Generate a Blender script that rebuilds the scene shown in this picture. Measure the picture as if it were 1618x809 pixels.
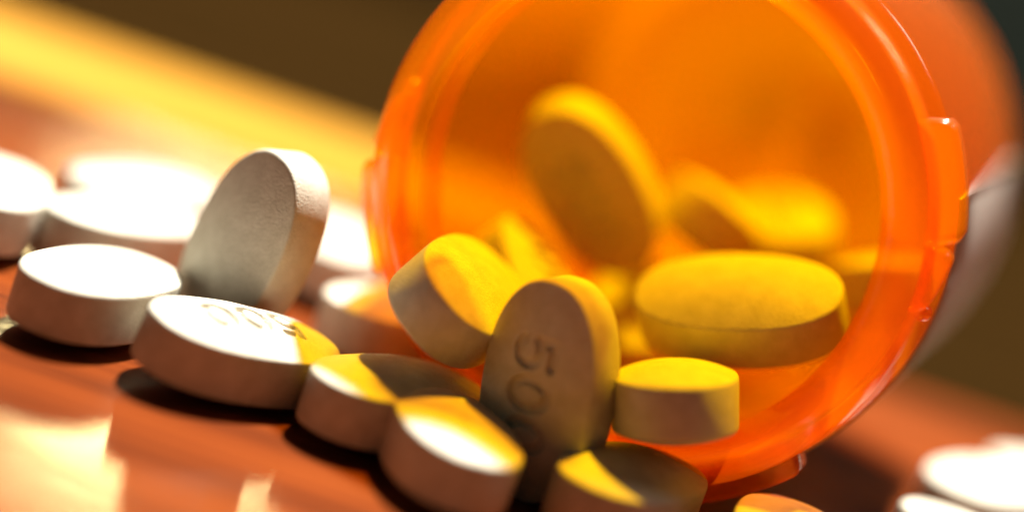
import bpy, bmesh, math, random
from mathutils import Vector, Matrix, Euler
R = math.radians
MM = 0.001
for o in list(bpy.data.objects):
    bpy.data.objects.remove(o, do_unlink=True)
sc = bpy.context.scene
col = sc.collection

# ------------------------------------------------------------------ camera
cam_d = bpy.data.cameras.new('camera')
cam = bpy.data.objects.new('camera', cam_d); col.objects.link(cam)
PITCH, ROLL = R(12), R(19)
fwd = Vector((0, math.cos(PITCH), -math.sin(PITCH)))
up0 = Vector((0, math.sin(PITCH), math.cos(PITCH)))
rt0 = Vector((1, 0, 0))
crt = rt0*math.cos(ROLL) + up0*math.sin(ROLL)
cup = up0*math.cos(ROLL) - rt0*math.sin(ROLL)
m = Matrix((crt, cup, -fwd)).transposed().to_4x4()
m.translation = Vector((-6.287, -145.893, 46.267))*MM
cam.matrix_world = m
cam_d.sensor_width = 36; cam_d.lens = 85.0
cam_d.clip_start = 0.005; cam_d.clip_end = 60
cam_d.dof.use_dof = True
cam_d.dof.focus_distance = 0.1565
cam_d.dof.aperture_fstop = 6.3
cam_d.dof.aperture_blades = 0
sc.camera = cam

# ------------------------------------------------------------------ light
world = bpy.data.worlds.new('World'); sc.world = world; world.use_nodes = True
wb = world.node_tree.nodes['Background']
wb.inputs[0].default_value = (0.90, 0.95, 0.68, 1); wb.inputs[1].default_value = 0.034

def lamp_at(name, kind, az, el, dist, energy, color, target=(0, 0, 0)):
    d = bpy.data.lights.new(name, kind); d.energy = energy; d.color = color
    o = bpy.data.objects.new(name, d); col.objects.link(o)
    t = Vector(target)*MM
    p = t + dist*Vector((math.cos(R(el))*math.sin(R(az)), math.cos(R(el))*math.cos(R(az)), math.sin(R(el))))
    o.location = p
    o.rotation_euler = (t-p).to_track_quat('-Z', 'Y').to_euler()
    return d
key = lamp_at('key_lamp', 'SPOT', 8, 67, 2.0, 800, (1.0, 0.94, 0.80), (0, 20, 0))
key.spot_size = R(16); key.spot_blend = 0.4; key.shadow_soft_size = 0.045
win = lamp_at('window_lamp', 'AREA', -7.2, 16.0, 0.9, 1.0, (1.0, 0.78, 0.34), (-25, -18, 0))
win.shape = 'RECTANGLE'; win.size = 0.095; win.size_y = 0.07

top = lamp_at('soft_lamp', 'AREA', 62, 50, 0.6, 0.45, (1.0, 0.95, 0.86), (10, 5, 15))
top.shape = 'RECTANGLE'; top.size = 0.07; top.size_y = 0.18
sc.render.engine = 'CYCLES'
sc.cycles.use_denoising = True
sc.cycles.max_bounces = 16; sc.cycles.transparent_max_bounces = 24
sc.cycles.transmission_bounces = 12; sc.cycles.diffuse_bounces = 6
sc.cycles.sample_clamp_indirect = 6.0
sc.view_settings.view_transform = 'Standard'; sc.view_settings.look = 'None'
sc.view_settings.exposure = 0.0; sc.view_settings.gamma = 1.0
sc.view_settings.use_curve_mapping = False

# ------------------------------------------------------------------ helpers
def mesh_obj(name, verts, faces, mat, parent=None, smooth=True, scale=MM):
    me = bpy.data.meshes.new(name)
    me.from_pydata([tuple(c*scale for c in v) for v in verts], [], faces)
    if smooth:
        me.polygons.foreach_set('use_smooth', [True]*len(me.polygons))
    me.update(); me.materials.append(mat)
    o = bpy.data.objects.new(name, me); col.objects.link(o)
    if parent: o.parent = parent
    return o

def tag(o, label=None, cat=None, group=None, kind=None):
    if label: o['label'] = label
    if cat: o['category'] = cat
    if group: o['group'] = group
    if kind: o['kind'] = kind
    return o

def new_mat(name):
    mt = bpy.data.materials.new(name); mt.use_nodes = True
    nt = mt.node_tree
    for n in list(nt.nodes): nt.nodes.remove(n)
    out = nt.nodes.new('ShaderNodeOutputMaterial')
    def N(t, **kw):
        n = nt.nodes.new(t)
        for k, v in kw.items():
            if k.startswith('_'): setattr(n, k[1:], v)
            else: n.inputs[k.replace('__', ' ')].default_value = v
        return n
    return mt, nt, N, out, nt.links.new

def ramp(N, stops):
    n = N('ShaderNodeValToRGB'); e = n.color_ramp.elements
    while len(e) < len(stops): e.new(0.5)
    for el, (p, c) in zip(e, stops): el.position = p; el.color = (*c, 1)
    return n

# ------------------------------------------------------------------ materials
def mat_pill():
    mt, nt, N, out, ln = new_mat('chalky_tablet')
    p = N('ShaderNodeBsdfPrincipled', Roughness=0.62)
    p.inputs['Specular IOR Level'].default_value = 0.3
    tc = N('ShaderNodeTexCoord')
    n1 = N('ShaderNodeTexNoise', Scale=900.0, Detail=3.0)
    n2 = N('ShaderNodeTexNoise', Scale=9000.0, Detail=3.0)
    n3 = N('ShaderNodeTexVoronoi', Scale=6200.0)
    oi = N('ShaderNodeObjectInfo'); va = N('ShaderNodeVectorMath', _operation='ADD')
    ln(tc.outputs['Object'], va.inputs[0]); ln(oi.outputs['Random'], va.inputs[1])
    for n in (n1, n2, n3): ln(va.outputs[0], n.inputs['Vector'])
    cr = ramp(N, [(0.36, (0.50, 0.47, 0.39)), (0.64, (0.66, 0.63, 0.55))])
    mxn = N('ShaderNodeMix', _data_type='FLOAT'); mxn.inputs[0].default_value = 0.55
    ln(n1.outputs['Fac'], mxn.inputs[2]); ln(n2.outputs['Fac'], mxn.inputs[3])
    ln(mxn.outputs[0], cr.inputs[0]); ln(cr.outputs[0], p.inputs['Base Color'])
    b1 = N('ShaderNodeBump', Strength=0.45, Distance=0.00010)
    ln(n2.outputs['Fac'], b1.inputs['Height'])
    b2 = N('ShaderNodeBump', Strength=0.35, Distance=0.00008)
    ln(n3.outputs['Distance'], b2.inputs['Height']); ln(b1.outputs[0], b2.inputs['Normal'])
    ln(b2.outputs[0], p.inputs['Normal'])
    ln(p.outputs[0], out.inputs[0]); return mt

def mat_amber():
    mt, nt, N, out, ln = new_mat('amber_plastic')
    tr = N('ShaderNodeBsdfTransparent'); tr.inputs[0].default_value = (1.0, 0.75, 0.012, 1)
    tl = N('ShaderNodeBsdfTranslucent'); tl.inputs[0].default_value = (1.0, 0.31, 0.003, 1)
    df = N('ShaderNodeBsdfDiffuse'); df.inputs[0].default_value = (0.9, 0.24, 0.004, 1)
    gl = N('ShaderNodeBsdfGlossy', Roughness=0.17); gl.inputs[0].default_value = (1, 1, 1, 1)
    m0 = N('ShaderNodeMixShader'); m0.inputs[0].default_value = 0.15
    ln(tl.outputs[0], m0.inputs[1]); ln(df.outputs[0], m0.inputs[2])
    m1 = N('ShaderNodeMixShader'); m1.inputs[0].default_value = 0.21
    ln(tr.outputs[0], m1.inputs[1]); ln(m0.outputs[0], m1.inputs[2])
    lw = N('ShaderNodeLayerWeight', Blend=0.5)
    pw = N('ShaderNodeMath', _operation='POWER'); pw.inputs[1].default_value = 5.0
    ln(lw.outputs['Facing'], pw.inputs[0])
    fr = N('ShaderNodeMath', _operation='MULTIPLY_ADD'); fr.inputs[1].default_value = 0.5; fr.inputs[2].default_value = 0.05
    ln(pw.outputs[0], fr.inputs[0])
    m2 = N('ShaderNodeMixShader'); ln(fr.outputs[0], m2.inputs[0])
    ln(m1.outputs[0], m2.inputs[1]); ln(gl.outputs[0], m2.inputs[2])
    tc = N('ShaderNodeTexCoord'); nz = N('ShaderNodeTexNoise', Scale=260.0, Detail=2.0)
    ln(tc.outputs['Object'], nz.inputs['Vector'])
    bp = N('ShaderNodeBump', Strength=0.25, Distance=0.0004)
    ln(nz.outputs['Fac'], bp.inputs['Height']); ln(bp.outputs[0], gl.inputs['Normal'])
    ln(m2.outputs[0], out.inputs[0]); return mt

def mat_label():
    mt, nt, N, out, ln = new_mat('label_paper')
    df = N('ShaderNodeBsdfDiffuse'); df.inputs[0].default_value = (0.50, 0.45, 0.42, 1)
    tl = N('ShaderNodeBsdfTranslucent'); tl.inputs[0].default_value = (0.7, 0.66, 0.6, 1)
    mx = N('ShaderNodeMixShader'); mx.inputs[0].default_value = 0.25
    ln(df.outputs[0], mx.inputs[1]); ln(tl.outputs[0], mx.inputs[2]); ln(mx.outputs[0], out.inputs[0])
    return mt

def mat_wood(name, dark, mid, light, rough, scale=(9, 140, 140), coat=0.6, coat_rough=0.09, spec=0.12):
    mt, nt, N, out, ln = new_mat(name)
    p = N('ShaderNodeBsdfPrincipled', Roughness=rough)
    p.inputs['Specular IOR Level'].default_value = spec
    p.inputs['Coat Weight'].default_value = coat; p.inputs['Coat Roughness'].default_value = coat_rough
    tc = N('ShaderNodeTexCoord'); mp = N('ShaderNodeMapping'); mp.inputs['Scale'].default_value = scale
    ln(tc.outputs['Object'], mp.inputs['Vector'])
    n1 = N('ShaderNodeTexNoise', Scale=1.0, Detail=6.0, Roughness=0.6, Distortion=0.8)
    ln(mp.outputs[0], n1.inputs['Vector'])
    cr = ramp(N, [(0.36, dark), (0.5, mid), (0.66, light)])
    mp2 = N('ShaderNodeMapping'); mp2.inputs['Scale'].default_value = (22, 620, 620)
    ln(tc.outputs['Object'], mp2.inputs['Vector'])
    n4 = N('ShaderNodeTexNoise', Scale=1.0, Detail=4.0, Roughness=0.6); ln(mp2.outputs[0], n4.inputs['Vector'])
    mx = N('ShaderNodeMix', _data_type='FLOAT'); mx.inputs[0].default_value = 0.38
    ln(n1.outputs['Fac'], mx.inputs[2]); ln(n4.outputs['Fac'], mx.inputs[3])
    ln(mx.outputs[0], cr.inputs[0]); ln(cr.outputs[0], p.inputs['Base Color'])
    n2 = N('ShaderNodeTexNoise', Scale=60.0, Detail=4.0)
    ln(tc.outputs['Object'], n2.inputs['Vector'])
    rr = N('ShaderNodeMapRange'); rr.inputs['To Min'].default_value = coat_rough*0.7; rr.inputs['To Max'].default_value = coat_rough*1.6
    ln(n2.outputs['Fac'], rr.inputs['Value']); ln(rr.outputs[0], p.inputs['Coat Roughness'])
    n3 = N('ShaderNodeTexNoise', Scale=45.0, Detail=2.0); ln(tc.outputs['Object'], n3.inputs['Vector'])
    bp0 = N('ShaderNodeBump', Strength=0.5, Distance=0.00010)
    ln(n4.outputs['Fac'], bp0.inputs['Height'])
    bp = N('ShaderNodeBump', Strength=0.3, Distance=0.0006)
    ln(n3.outputs['Fac'], bp.inputs['Height']); ln(bp0.outputs[0], bp.inputs['Normal']); ln(bp.outputs[0], p.inputs['Coat Normal'])
    ln(p.outputs[0], out.inputs[0]); return mt

def mat_floor():
    mt, nt, N, out, ln = new_mat('grey_floor')
    p = N('ShaderNodeBsdfPrincipled', Roughness=0.8)
    tc = N('ShaderNodeTexCoord'); n1 = N('ShaderNodeTexNoise', Scale=3.0, Detail=5.0)
    ln(tc.outputs['Object'], n1.inputs['Vector'])
    cr = ramp(N, [(0.3, (0.55, 0.62, 0.62)), (0.7, (0.72, 0.80, 0.80))])
    ln(n1.outputs['Fac'], cr.inputs[0]); ln(cr.outputs[0], p.inputs['Base Color'])
    ln(p.outputs[0], out.inputs[0]); return mt

M_PILL, M_AMBER, M_LABEL = mat_pill(), mat_amber(), mat_label()
M_TABLE = mat_wood('lacquered_red_wood', (0.045, 0.008, 0.002), (0.15, 0.028, 0.004), (0.27, 0.058, 0.008), 0.5, coat_rough=0.07, spec=0.03)
M_DARK = mat_wood('dark_walnut', (0.010, 0.005, 0.0015), (0.016, 0.008, 0.002), (0.026, 0.012, 0.003), 0.95, coat=0.0, spec=0.0)
M_PALE = mat_wood('pale_yellow_band', (0.42, 0.19, 0.018), (0.50, 0.235, 0.022), (0.56, 0.28, 0.03), 0.7, coat=0.0, spec=0.1)  # yellow of the added strip that makes the bright band
M_FLOOR = mat_floor()

# ------------------------------------------------------------------ setting
def box(name, x0, x1, y0, y1, z0, z1, mat, parent=None):
    v = [(x, y, z) for x in (x0, x1) for y in (y0, y1) for z in (z0, z1)]
    fc = [(0, 1, 3, 2), (4, 6, 7, 5), (0, 4, 5, 1), (2, 3, 7, 6), (0, 2, 6, 4), (1, 5, 7, 3)]
    return mesh_obj(name, v, fc, mat, parent, smooth=False)
table = bpy.data.objects.new('table', None); col.objects.link(table)
tag(table, kind='structure')
box('table_top', -420, 420, -420, 71.5, -22, 0, M_TABLE, table)
box('back_board', -420, 420, 72.1, 330, -22, -0.4, M_DARK, table)
def add_band_strip(x0, x1, y0, y1, h):  # added raised strip standing in for a bright yellow band of unclear source
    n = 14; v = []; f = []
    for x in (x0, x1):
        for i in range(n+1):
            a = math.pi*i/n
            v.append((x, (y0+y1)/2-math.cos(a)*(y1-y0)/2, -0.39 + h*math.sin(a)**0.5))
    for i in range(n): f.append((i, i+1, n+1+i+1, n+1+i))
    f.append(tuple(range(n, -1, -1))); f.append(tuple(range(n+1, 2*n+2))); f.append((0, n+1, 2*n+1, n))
    o = mesh_obj('band_strip', v, f, M_PALE)
    return tag(o, 'long flat pale yellow strip added as a bright band behind the tablets and bottle', 'wooden strip')
add_band_strip(-300, 22, 73.5, 98, 1.85)
fl = mesh_obj('floor', [(-12, -6, -0.74), (12, -6, -0.74), (12, 40, -0.74), (-12, 40, -0.74)], [(0, 1, 2, 3)], M_FLOOR, smooth=False, scale=1)
tag(fl, kind='structure')

# ------------------------------------------------------------------ pill bottle
AX, CZ = 14.0, 19.6
bottle = bpy.data.objects.new('pill_bottle', None); col.objects.link(bottle)
bottle.location = (0.3*MM, 6.9*MM, 0)
# local frame: x = right, y = along the axis away from the mouth, z = up; mouth centre at (0,0,CZ)
bottle.rotation_euler = (0, 0, -R(AX))
tag(bottle, 'translucent orange pill bottle lying open on its side spilling tablets', 'pill bottle')

def pt(z, r, ph):
    return (r*math.cos(ph), z, CZ + r*math.sin(ph))
def smooth_profile(pts, k=3):
    # round every corner with a short quadratic curve
    res = [pts[0]]
    for a, b, c in zip(pts, pts[1:], pts[2:]):
        la = math.dist(a, b); lc = math.dist(b, c); d = min(0.45*min(la, lc), 0.55)
        p = tuple(b[i]+(a[i]-b[i])*d/la for i in (0, 1)); q = tuple(b[i]+(c[i]-b[i])*d/lc for i in (0, 1))
        for t in range(k+1):
            t /= k
            res.append(tuple((1-t)**2*p[i]+2*t*(1-t)*b[i]+t*t*q[i] for i in (0, 1)))
    res.append(pts[-1]); return res
def lathe(name, prof, mat, parent, seg=144):
    v = []; f = []; n = len(prof)
    for s in range(seg):
        ph = 2*math.pi*s/seg
        for z, r in prof: v.append(pt(z, max(r, 0.02), ph))
    for s in range(seg):
        t = (s+1) % seg
        for i in range(n-1):
            f.append((s*n+i, s*n+i+1, t*n+i+1, t*n+i))
    return mesh_obj(name, v, f, mat, parent)
outer = [(1.3, 15.4), (0.3, 16.0), (0.0, 16.8), (0.25, 17.6), (1.0, 18.5), (2.0, 19.0), (3.0, 18.9), (3.3, 18.1), (6.6, 18.1), (7.2, 18.8),
         (7.9, 19.35), (48.5, 19.2), (50.6, 18.4), (51.4, 16.6), (51.4, 0.0)]
inner = [(49.8, 0.0), (49.8, 16.0), (48.4, 17.7), (9.6, 18.0), (8.6, 17.2), (7.8, 16.0), (6.8, 15.7), (1.3, 15.4)]
lathe('shell', smooth_profile(outer) + smooth_profile(inner), M_AMBER, bottle)

def arc_block(name, p0, p1, z0, z1, r0, ra, rb, mat, parent, n=18, bev=0.35):
    """curved block between angles p0..p1, outer radius running from ra to rb, ends rounded"""
    v = []; f = []
    secs = []
    for i in range(n+1):
        t = i/n; ph = R(p0+(p1-p0)*t)
        e = min(t, 1-t)*abs(p1-p0)*math.pi/180*19.0      # mm from the nearer end
        k = 1.0 if e > 1.0 else math.sqrt(max(0.0, 1-(1-e)**2))*0.75+0.25
        ro = r0 + ((ra+(rb-ra)*t)-r0)*k
        b = bev*k
        secs.append([pt(z0, r0, ph), pt(z0, ro-b, ph), pt(z0+b, ro, ph), pt(z1-b, ro, ph), pt(z1, ro-b, ph), pt(z1, r0, ph)])
    for s in secs: v += s
    for i in range(n):
        for j in range(5):
            f.append((i*6+j, i*6+j+1, (i+1)*6+j+1, (i+1)*6+j))
    f.append((5, 4, 3, 2, 1, 0)); f.append(tuple(n*6+j for j in range(6)))
    return mesh_obj(name, v, f, mat, parent)
for c in (18, 108, 198, 302):
    lug = arc_block('locking_lug', c+19, c-6, 3.4, 6.3, 18.0, 20.3, 20.3, M_AMBER, bottle)
    arc_block('ramp', c-6.2, c-20, 3.6, 6.1, 18.0, 20.0, 19.0, M_AMBER, lug)
    # small stop nub at the end of each ramp
    bm = bmesh.new(); bmesh.ops.create_uvsphere(bm, u_segments=16, v_segments=10, radius=0.62)
    for vt in bm.verts: vt.co.y *= 1.5
    q = Vector(pt(6.4, 18.8, R(c-20.5)))
    for vt in bm.verts: vt.co = (vt.co+q)
    mesh_obj('stop_nub', [tuple(x.co) for x in bm.verts], [tuple(x.index for x in fc.verts) for fc in bm.faces], M_AMBER, lug)
    bm.free()

def label_sheet():
    v = []; f = []; n = 60; zs = (8.3, 18, 28, 38, 46)
    for rr in (19.40, 19.56):
        for i in range(n+1):
            ph = R(20 - 150*i/n)
            for z in zs: v.append(pt(z, rr-0.15*(z-7.9)/40.6, ph))
    k = len(zs); o = (n+1)*k
    for i in range(n):
        for j in range(k-1):
            a = i*k+j; f.append((a, a+1, a+k+1, a+k)); f.append((o+a, o+a+k, o+a+k+1, o+a+1))
    for i in range(n):
        for j in (0, k-1):
            a = i*k+j; f.append((a, a+k, o+a+k, o+a))
    for i in (0, n):
        for j in range(k-1):
            a = i*k+j; f.append((a, a+1, o+a+1, o+a))
    lb = mesh_obj('label', v, f, M_LABEL, bottle)
    lb['label'] = 'plain white paper label wrapped round the bottle body'
label_sheet()

# ------------------------------------------------------------------ tablets
PL, PW, PB, PD, NE = 14.5, 8.2, 3.3, 1.0, 2.3
def glyph_segments():
    five = [(0.80, 1.30), (-0.62, 1.30), (-0.74, 0.12)]
    five += [(-0.02+0.86*math.cos(R(a)), -0.45+0.86*math.sin(R(a))) for a in range(128, -151, -18)]
    zero = [(0.92*math.cos(R(a)), 1.32*math.sin(R(a))) for a in range(0, 361, 20)]
    segs = []
    for off, g in ((-2.75, five), (0.0, zero), (2.75, zero)):
        q = [(x+off, y) for x, y in g]
        segs += list(zip(q, q[1:]))
    return segs
SEGS = glyph_segments()
def deboss(x, y):
    a, b = -x, -y                      # text runs along -x, letter tops towards -y
    if abs(a) > 4.3 or abs(b) > 2.0: return 0.0
    d = 9.0
    for (x0, y0), (x1, y1) in SEGS:
        dx, dy = x1-x0, y1-y0
        t = max(0, min(1, ((a-x0)*dx+(b-y0)*dy)/(dx*dx+dy*dy)))
        d = min(d, math.hypot(a-x0-t*dx, b-y0-t*dy))
    s = max(0.0, min(1.0, (0.36-d)/0.14))
    return 0.38*s*s*(3-2*s)
def pill_mesh():
    n = 280; rings = [1-i/90 for i in range(91)]
    rnd = random.Random(5)
    def ol(t, k):
        c, s = math.cos(t), math.sin(t)
        return (k*PL/2*math.copysign(abs(c)**(2/NE), c), k*PW/2*math.copysign(abs(s)**(2/NE), s))
    v = []; f = []; loops = []
    def loop(k, z, db=False):
        st = len(v)
        for i in range(n):
            x, y = ol(2*math.pi*i/n, k)
            zz = z(k) if callable(z) else z
            if db: zz -= deboss(x, y)
            v.append((x, y, zz))
        loops.append(st)
    dome = lambda k: PB/2 + PD*(1-k*k)
    for k in rings[::-1][1:]: loop(k*0.985, dome, True)        # from the centre out
    loop(0.993, PB/2-0.05); loop(1.0, PB/2-0.2)
    loop(1.0, 0.0)
    loop(1.0, -PB/2+0.2); loop(0.993, -PB/2+0.05)
    for k in [x for i, x in enumerate(rings[:-1]) if i % 3 == 0]: loop(k*0.985, lambda q: -dome(q))
    for a, b in zip(loops, loops[1:]):
        for i in range(n):
            j = (i+1) % n; f.append((a+i, b+i, b+j, a+j))
    v.append((0, 0, PB/2+PD)); c0 = len(v)-1
    v.append((0, 0, -PB/2-PD)); c1 = len(v)-1
    for i in range(n):
        j = (i+1) % n
        f.append((c0, loops[0]+i, loops[0]+j)); f.append((c1, loops[-1]+j, loops[-1]+i))
    me = bpy.data.meshes.new('tablet')
    me.from_pydata([tuple(c*MM for c in q) for q in v], [], f)
    me.polygons.foreach_set('use_smooth', [True]*len(me.polygons)); me.update()
    me.materials.append(M_PILL)
    return me
PM = pill_mesh()
def tablet(label, x, y, z, rx, ry, rz, group):
    o = bpy.data.objects.new('tablet', PM); col.objects.link(o)
    o.location = Vector((x, y, z))*MM
    o.rotation_euler = (R(rx), R(ry), R(rz))
    tag(o, label, 'tablet', group)
    return o
G1, G2, G3 = 'tablets spilled on the table', 'tablets inside the bottle mouth', 'tablets scattered beside the bottle'
T = [
 # label, x, y, z, rx, ry, rz, group   (mm, degrees)
 ('white oval tablet lying flat at the end of the front row, away from the bottle', -31.03, 5.64, 2.65, 180, 0, 71.0, G1),
 ('flat white tablet stamped 500, half tinted orange, beneath the upright white tablet', -20.9, 3.2, 2.76, 6, 3, 46, G1),
 ('upright tablet stamped 500 on its shaded face, standing before the open bottle', -1.3, 3.5, 7.1, -116.9, -80.2, 177.6, G1),
 ('flat tablet on the table wedged between the half-orange tablet and the bottle lip', -10.5, 4.2, 2.65, 180, 0, 56, G1),
 ('blurred tablet lying flat in front of the wedged tablet, touching the upright 500 tablet', -6.12, -0.99, 2.65, 180, 0, 105.2, G1),
 ('blurred tablet lying in front of the orange rim below the end-on tablet', 5.48, 1.69, 2.65, 180, 0, 65.6, G1),
 ('glaring white tablet lying at the outer end of the spill, farthest from the bottle', -42.4, 18.6, 2.65, 180, 0, 100, G1),
 ('glaring white tablet lying directly behind the end tablet of the front row', -33.14, 21.94, 2.65, 180, 0, 60, G1),
 ('glaring white tablet at the back of the spill, behind two other flat white tablets', -34.4, 33.1, 2.65, 180, 0, 60, G1),
 ('plain white tablet standing on end behind the row of flat tablets', -23.0, 12.0, 7.28, -94.1, -78.2, -33, G1),
 ('glaring white tablet lying between the plain upright tablet and the bottle', -19.46, 37.1, 2.65, 180, 0, 98, G1),
 ('shaded pinkish tablet lying behind the half-orange tablet, close against the bottle wall', -12.4, 23.3, 2.65, 180, 0, 54, G1),
 ('orange-lit tablet on the table under the lower rim of the bottle', 16.3, 0.6, 2.65, 180, 0, 86.6, G3),
 ('white tablet beside the bottle with only its tip showing, in front of another', 31.3, 13.7, 2.65, 180, 0, 145.5, G3),
 ('glaring white tablet lying on the table beside the white bottle label', 33.2, 30.8, 2.65, 180, 0, 58, G3),
 ('blurred white tablet farthest behind beside the bottle label, partly hidden by another', 41.5, 41, 2.65, 180, 0, 17.5, G3),
 ('stubby-looking tablet seen end-on with yellow top, resting on the lower lip', 6.7, 5.6, 8.55, 199.6, -7.5, -92.1, G2),
 ('tilted tablet with dark edge and yellow face leaning in the mouth of the bottle', -8.5, 9.0, 9.4, 150.3, 0.8, -103, G2),
 ('large yellow-topped tablet lying crosswise inside the bottle above the end-on tablet', 9.59, 15.1, 13.65, 214, -19.7, -18.1, G2),
 ('blurred tablet inside the bottle between the highest leaning tablet and the crosswise tablet', 7.2, 39.5, 14.4, -21.2, -11.5, -91.4, G2),
 ('large blurred tablet leaning highest inside the bottle, brown face and yellow top edge', -2.3, 31.5, 15.6, -120.3, -42.2, -160.3, G2),
 ('blurred yellow tablet deep in the bottle, seen above the crosswise tablet', 13.6, 46.5, 14.2, 24, 1.6, -78, G2),
 ('dim yellow tablet at the bottle wall behind the end of the crosswise tablet', 21, 32.5, 15.2, 21, -9.8, -101, G2),
 ('dim orange tablet lying low in the bottle behind the upright 500 tablet', 4.9, 35.1, 6.1, -19, -13.2, 94.6, G2),
 ('dim brown tablet inside the bottle just behind the tilted dark-edged tablet', -3.5, 21.9, 7.34, -13.3, 32.6, -48.3, G2),
]
for t in T: tablet(*t)
